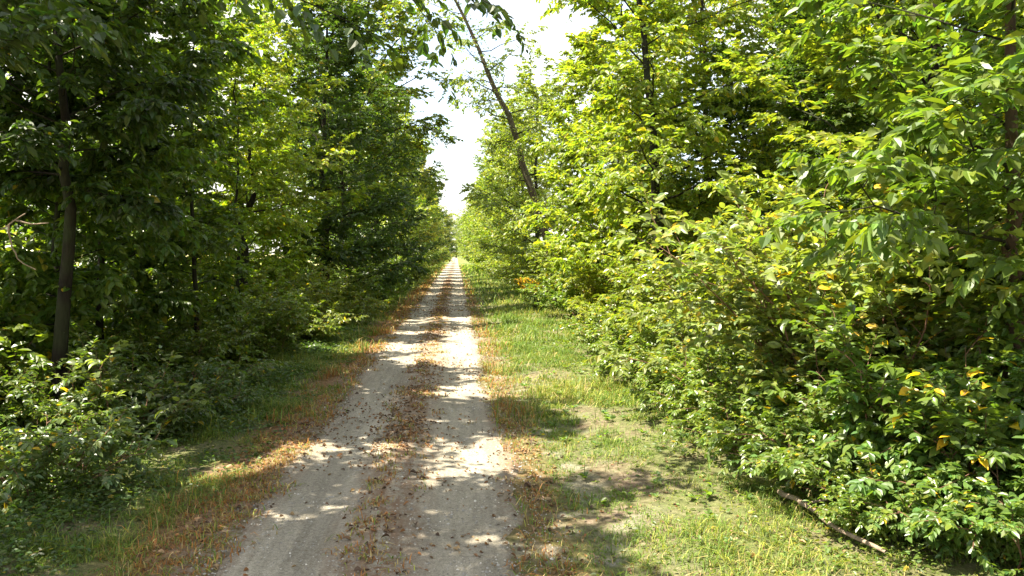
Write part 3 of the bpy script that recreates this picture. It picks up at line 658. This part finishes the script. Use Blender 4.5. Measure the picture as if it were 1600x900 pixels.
# dry tufts down the middle and the edges of the trail
N = 500; cx, cy = [], []
for (c0, sg, nt) in ((-.58, .15, 280), (-1.70, .16, 480), (.60, .12, 150)):
    ty = 4.2 + 45 * rng.random(nt) ** 1.8; tx = rng.normal(c0, sg, nt)
    for a_, b_ in zip(tx, ty):
        k = int(rng.integers(8, 26)); cx.append(rng.normal(a_, .05, k)); cy.append(rng.normal(b_, .06, k))
x = np.concatenate(cx); y = np.concatenate(cy); idx = rng.choice(4, len(x), p=[.12, .13, .30, .45])
c = np.stack([G_GREEN, G_YEL, G_STRAW, G_RUST])[idx] * np.exp(rng.normal(0, .25, (len(x), 1)))
blades('dry_grass', 'sparse rusty dry grass tufts along the middle and edges of the trail', x, y, .048 * np.exp(rng.normal(0, .3, len(x))) + .0, .005 + .0006 * y, c, lean=1.6)

# small broad-leaved weeds
def weeds(name, label, x, y, size, hgt, base):
    z = np.asarray(ground_z(x, y)); N = len(x)
    p = np.stack([x, y, z + hgt * rng.random(N) ** 1.3 + .008], -1); a = rng.uniform(0, 2 * np.pi, N)
    d = np.stack([np.cos(a), np.sin(a), rng.normal(0, .25, N)], -1); nn = UP + rng.normal(0, .4, (N, 3))
    o = link(name, leaf_mesh(name, p, d, nn, size * rng.uniform(.6, 1.4, N), leaf_cols(N, base, .25, .01), LEAF6), M_LEAF); tag(o, label, 'weeds', kind='stuff')
x, y = scatter(110000, -4.6, -1.9, 4.5, 22, lambda x, y: (.15 + .85 * smooth(-2.1, -2.9, x)) * np.clip(.6 + .7 * vnoise(x * 1.8, y * 1.8, 41), .03, 1) * np.clip(14 / (y + 6), 0, 1))
weeds('ground_weeds', 'low broad-leaved weeds covering the left verge and bank', x, y, .028 + .0022 * y, .15 * smooth(-2, -3.3, x) + .02, (.06, .10, .024))
x, y = scatter(80000, .8, 4.6, 4.5, 22, lambda x, y: (.14 + .86 * smooth(1.5, 3.0, x)) * np.clip(.3 + .8 * vnoise(x * 1.6, y * 1.6, 43), .03, 1) * np.clip(14 / (y + 6), 0, 1))
weeds('ground_weeds', 'low broad-leaved weeds under the right shrubs', x, y, .026 + .0022 * y, .16 * smooth(2.2, 3.4, x) + .02, (.10, .14, .028))

# fallen leaves
def litter_pos(N, y0, y1, pw=1.6):
    y = y0 + (y1 - y0) * rng.random(N) ** pw
    k = rng.choice(5, N, p=[.36, .22, .12, .24, .06])
    x = np.select([k == 0, k == 1, k == 2, k == 3, k == 4], [rng.normal(-.58, .17, N), rng.normal(-1.80, .20, N), rng.normal(.68, .14, N), rng.uniform(-1.5, .5, N), rng.uniform(.6, 2.6, N)])
    k = rng.random(N) < np.clip(.45 + .7 * vnoise(x * 1.2, y * .9, 77), .06, 1); return x[k], y[k]
DRYC = np.array([(.15, .085, .045), (.22, .14, .075), (.085, .055, .036), (.28, .20, .105), (.22, .105, .04)])
def litter_frame(x, y):
    N = len(x); on = (x > edge_l(y)) & (x < edge_r(y)); z = np.where(on, path_z(x, y), ground_z(x, y)) + .012
    a = rng.uniform(0, 2 * np.pi, N); d = np.stack([np.cos(a), np.sin(a), rng.normal(0, .22, N)], -1)
    return np.stack([x, y, z], -1), nrm(d), nrm(UP + rng.normal(0, .35, (N, 3)))
x, y = litter_pos(22000, 4.3, 60, 1.9)
p, d, nn = litter_frame(x, y)
LL = (LEAF6[0] * [1, 1.15, 3.0], LEAF6[1])
o = link('leaf_litter', leaf_mesh('leaf_litter', p, d, nn, rng.uniform(.014, .04, len(x)) + .0008 * y, DRYC[rng.integers(0, 5, len(x))] * np.exp(rng.normal(0, .25, (len(x), 1))), LL), M_DRY)
tag(o, 'scattered small brown leaf litter down the middle and edges of the trail', 'leaf litter', kind='stuff')
x, y = litter_pos(620, 4.6, 11, 1.3); p, d, nn = litter_frame(x, y)
dl = []
for j in range(5):
    tv, tf = LEAF10; tv = tv.copy() - [.5, 0, 0]; tv[:, 2] = tv[:, 2] * 1.0 + (np.abs(tv[:, 1]) ** 1.3) * [.7, .3, 1.0, -.4, .5][j] + .07 * np.sin(tv[:, 0] * 5 + j)
    me = mesh_np('fallen_leaf', tv, tf, np.tile(DRYC[j], (10, 1)), smooth=True); me.materials.append(M_DRY); dl.append(me)
for i in range(len(x)):
    o = bpy.data.objects.new('fallen_leaf', dl[int(rng.integers(5))]); C.objects.link(o)
    s = float(rng.uniform(.035, .075)); o.scale = (s, s * rng.uniform(.8, 1.2), s); o.location = p[i] + [0, 0, .006]
    o.rotation_euler = (rng.normal(0, .2), rng.normal(0, .2), rng.uniform(0, 6.28)); v = float(rng.uniform(.75, 1.3)); o.color = (v, v, v, 1)
    zn = ('along the rusty left edge of the trail' if x[i] < -1.5 else 'in the bare left wheel track' if x[i] < -.85 else 'in the brown middle strip of the trail' if x[i] < -.3 else 'in the bare right wheel track' if x[i] < .45 else 'on the grassy right edge of the trail')
    tag(o, 'curled brown fallen leaf lying ' + zn, 'leaf', 'fallen leaves ' + zn)

# ------------------------------------------------------------------ fallen branch, stray sticks, flowers
w = Wood()
w.add(trunk_line([(0, 0, .045), (.06, -.4, .055), (.05, -.8, .05), (.16, -1.25, .04)], 12, .012), (.022 * np.linspace(1, .6, 12))[None], 8)
fb = thing('fallen_branch', 'bleached fallen branch lying at the foot of the lower right shrub', 'branch', (2.5, 5.95, float(ground_z(2.55, 5.4)) + .025))
link('branch_stem', w.mesh('fallen_branch_stem'), M_PALE, fb)
w = Wood(); w.add(trunk_line([(.05, -.35, .06), (.2, -.42, .11), (.32, -.38, .15)], 6, .01), (.011 * np.linspace(1, .4, 6))[None], 5)
link('side_twig', w.mesh('fallen_branch_twig'), M_PALE, fb)

# bleached dead twig hooked in the left tree
w = Wood()
for pts in ([(.0, 0, 0), (.2, 0, .07), (.34, 0, .14), (.48, 0, .24)], [(.34, 0, .14), (.36, 0, -.03), (.42, 0, -.16), (.55, 0, -.24)], [(.40, 0, .18), (.52, .02, .15), (.66, .02, .16)]):
    w.add(trunk_line(pts, 9, .006), (.009 * np.linspace(1, .45, 9))[None], 5)
dt = link('dead_twig', w.mesh('dead_twig'), M_PALE, None, (-4.15, 7.1, 2.1)); tag(dt, 'bare bleached hooked twig caught among dark leaves at the left edge', 'twig')

# goldenrod by the right verge
def goldenrod(label, x, y):
    root = thing('goldenrod', label, 'flower', (x, y, gz(x, y)), group='goldenrod on the right verge')
    k = 9; az = rng.uniform(0, 6.28, k); D = nrm(np.stack([np.cos(az) * .25, np.sin(az) * .25, np.ones(k)], -1))
    P = shoot(rng.normal(0, .08, (k, 3)) * [1, 1, 0], D, rng.uniform(.8, 1.1, k), 6, 0, .05, .04)
    w = Wood(); w.add(P, np.full((k, 6), .006), 4); link('stems', w.mesh('goldenrod_stems'), M_TWIG, root)
    p, d, nn, sz = leaves_on(P, 26, .09, ang=1.1, s0=.1)
    link('foliage', leaf_mesh('goldenrod_foliage', p, d, nn, sz, leaf_cols(len(p), MID), LEAF4), M_LEAF, root, kind='stuff')
    F = grow(P, 7, .8, 1, .9, .18, 1.5, 0, .3, 4, .05)
    p, d, nn, sz = leaves_on(F, 18, .04, ang=1.2, ndev=1.0)
    link('flower_plumes', leaf_mesh('goldenrod_flowers', p, d, nn, sz, leaf_cols(len(p), (.42, .27, .03), .2), LEAF4), M_LEAF, root, kind='stuff')
for (lb, x, y) in (('orange-yellow goldenrod clump at the edge of the right verge, nearest one', 2.75, 27.5), ('orange-yellow goldenrod clump on the right verge, middle one by the shaded grass', 2.7, 30.0), ('orange-yellow goldenrod clump on the right verge, farthest one', 2.75, 32.5)):
    goldenrod(lb, x, y)

# loose gravel on the trail
N = 9000; y = 4.4 + 16 * rng.random(N) ** 1.6; x = rng.uniform(-1.75, .75, N)
on = (x > edge_l(y)) & (x < edge_r(y)); z = np.where(on, path_z(x, y), ground_z(x, y))
r = .004 + .007 * rng.random(N) ** 3 + .0003 * y
oct_ = np.array([[1, 0, 0], [0, 1, 0], [-1, 0, 0], [0, -1, 0], [0, 0, .8], [0, 0, -.8]], float)
V = np.stack([x, y, z], -1)[:, None] + r[:, None, None] * (oct_[None] * rng.uniform(.6, 1.4, (N, 6, 1)))
f = np.array([[0, 1, 4], [1, 2, 4], [2, 3, 4], [3, 0, 4], [1, 0, 5], [2, 1, 5], [3, 2, 5], [0, 3, 5]])
me = mesh_np('gravel', V.reshape(-1, 3), [(f[None] + (np.arange(N) * 6)[:, None, None]).reshape(-1, 3)], np.repeat(np.array([(.30, .285, .25)]) * np.exp(rng.normal(0, .35, (N, 1))), 6, 0))
tag(link('gravel', me, M_DRY), 'loose fine grey gravel scattered over the trail', 'gravel', kind='stuff')

# broad-leaved rosettes and taller tufts on the right verge
x, y = scatter(160, .9, 2.8, 4.8, 16, lambda x, y: .6 + 0 * x)
px, pd, pn, ps = [], [], [], []
for a_, b_ in zip(x, y):
    k = int(rng.integers(7, 14)); az = rng.uniform(0, 6.28, k); z0 = float(ground_z(a_, b_)) + .02
    px.append(np.stack([a_ + .01 * np.cos(az), b_ + .01 * np.sin(az), z0 + .03 * rng.random(k)], -1)); pd.append(np.stack([np.cos(az), np.sin(az), rng.uniform(.15, .8, k)], -1))
    pn.append(UP + rng.normal(0, .3, (k, 3))); ps.append(rng.uniform(.035, .075) * rng.uniform(.7, 1.2, k))
px, pd, pn, ps = map(np.concatenate, (px, pd, pn, ps))
tag(link('verge_weeds', leaf_mesh('verge_weeds', px, pd, pn, ps, leaf_cols(len(px), (.10, .155, .035), .25), LEAF10), M_LEAF), 'broad-leaved weed rosettes dotted through the right verge grass', 'weeds', kind='stuff')
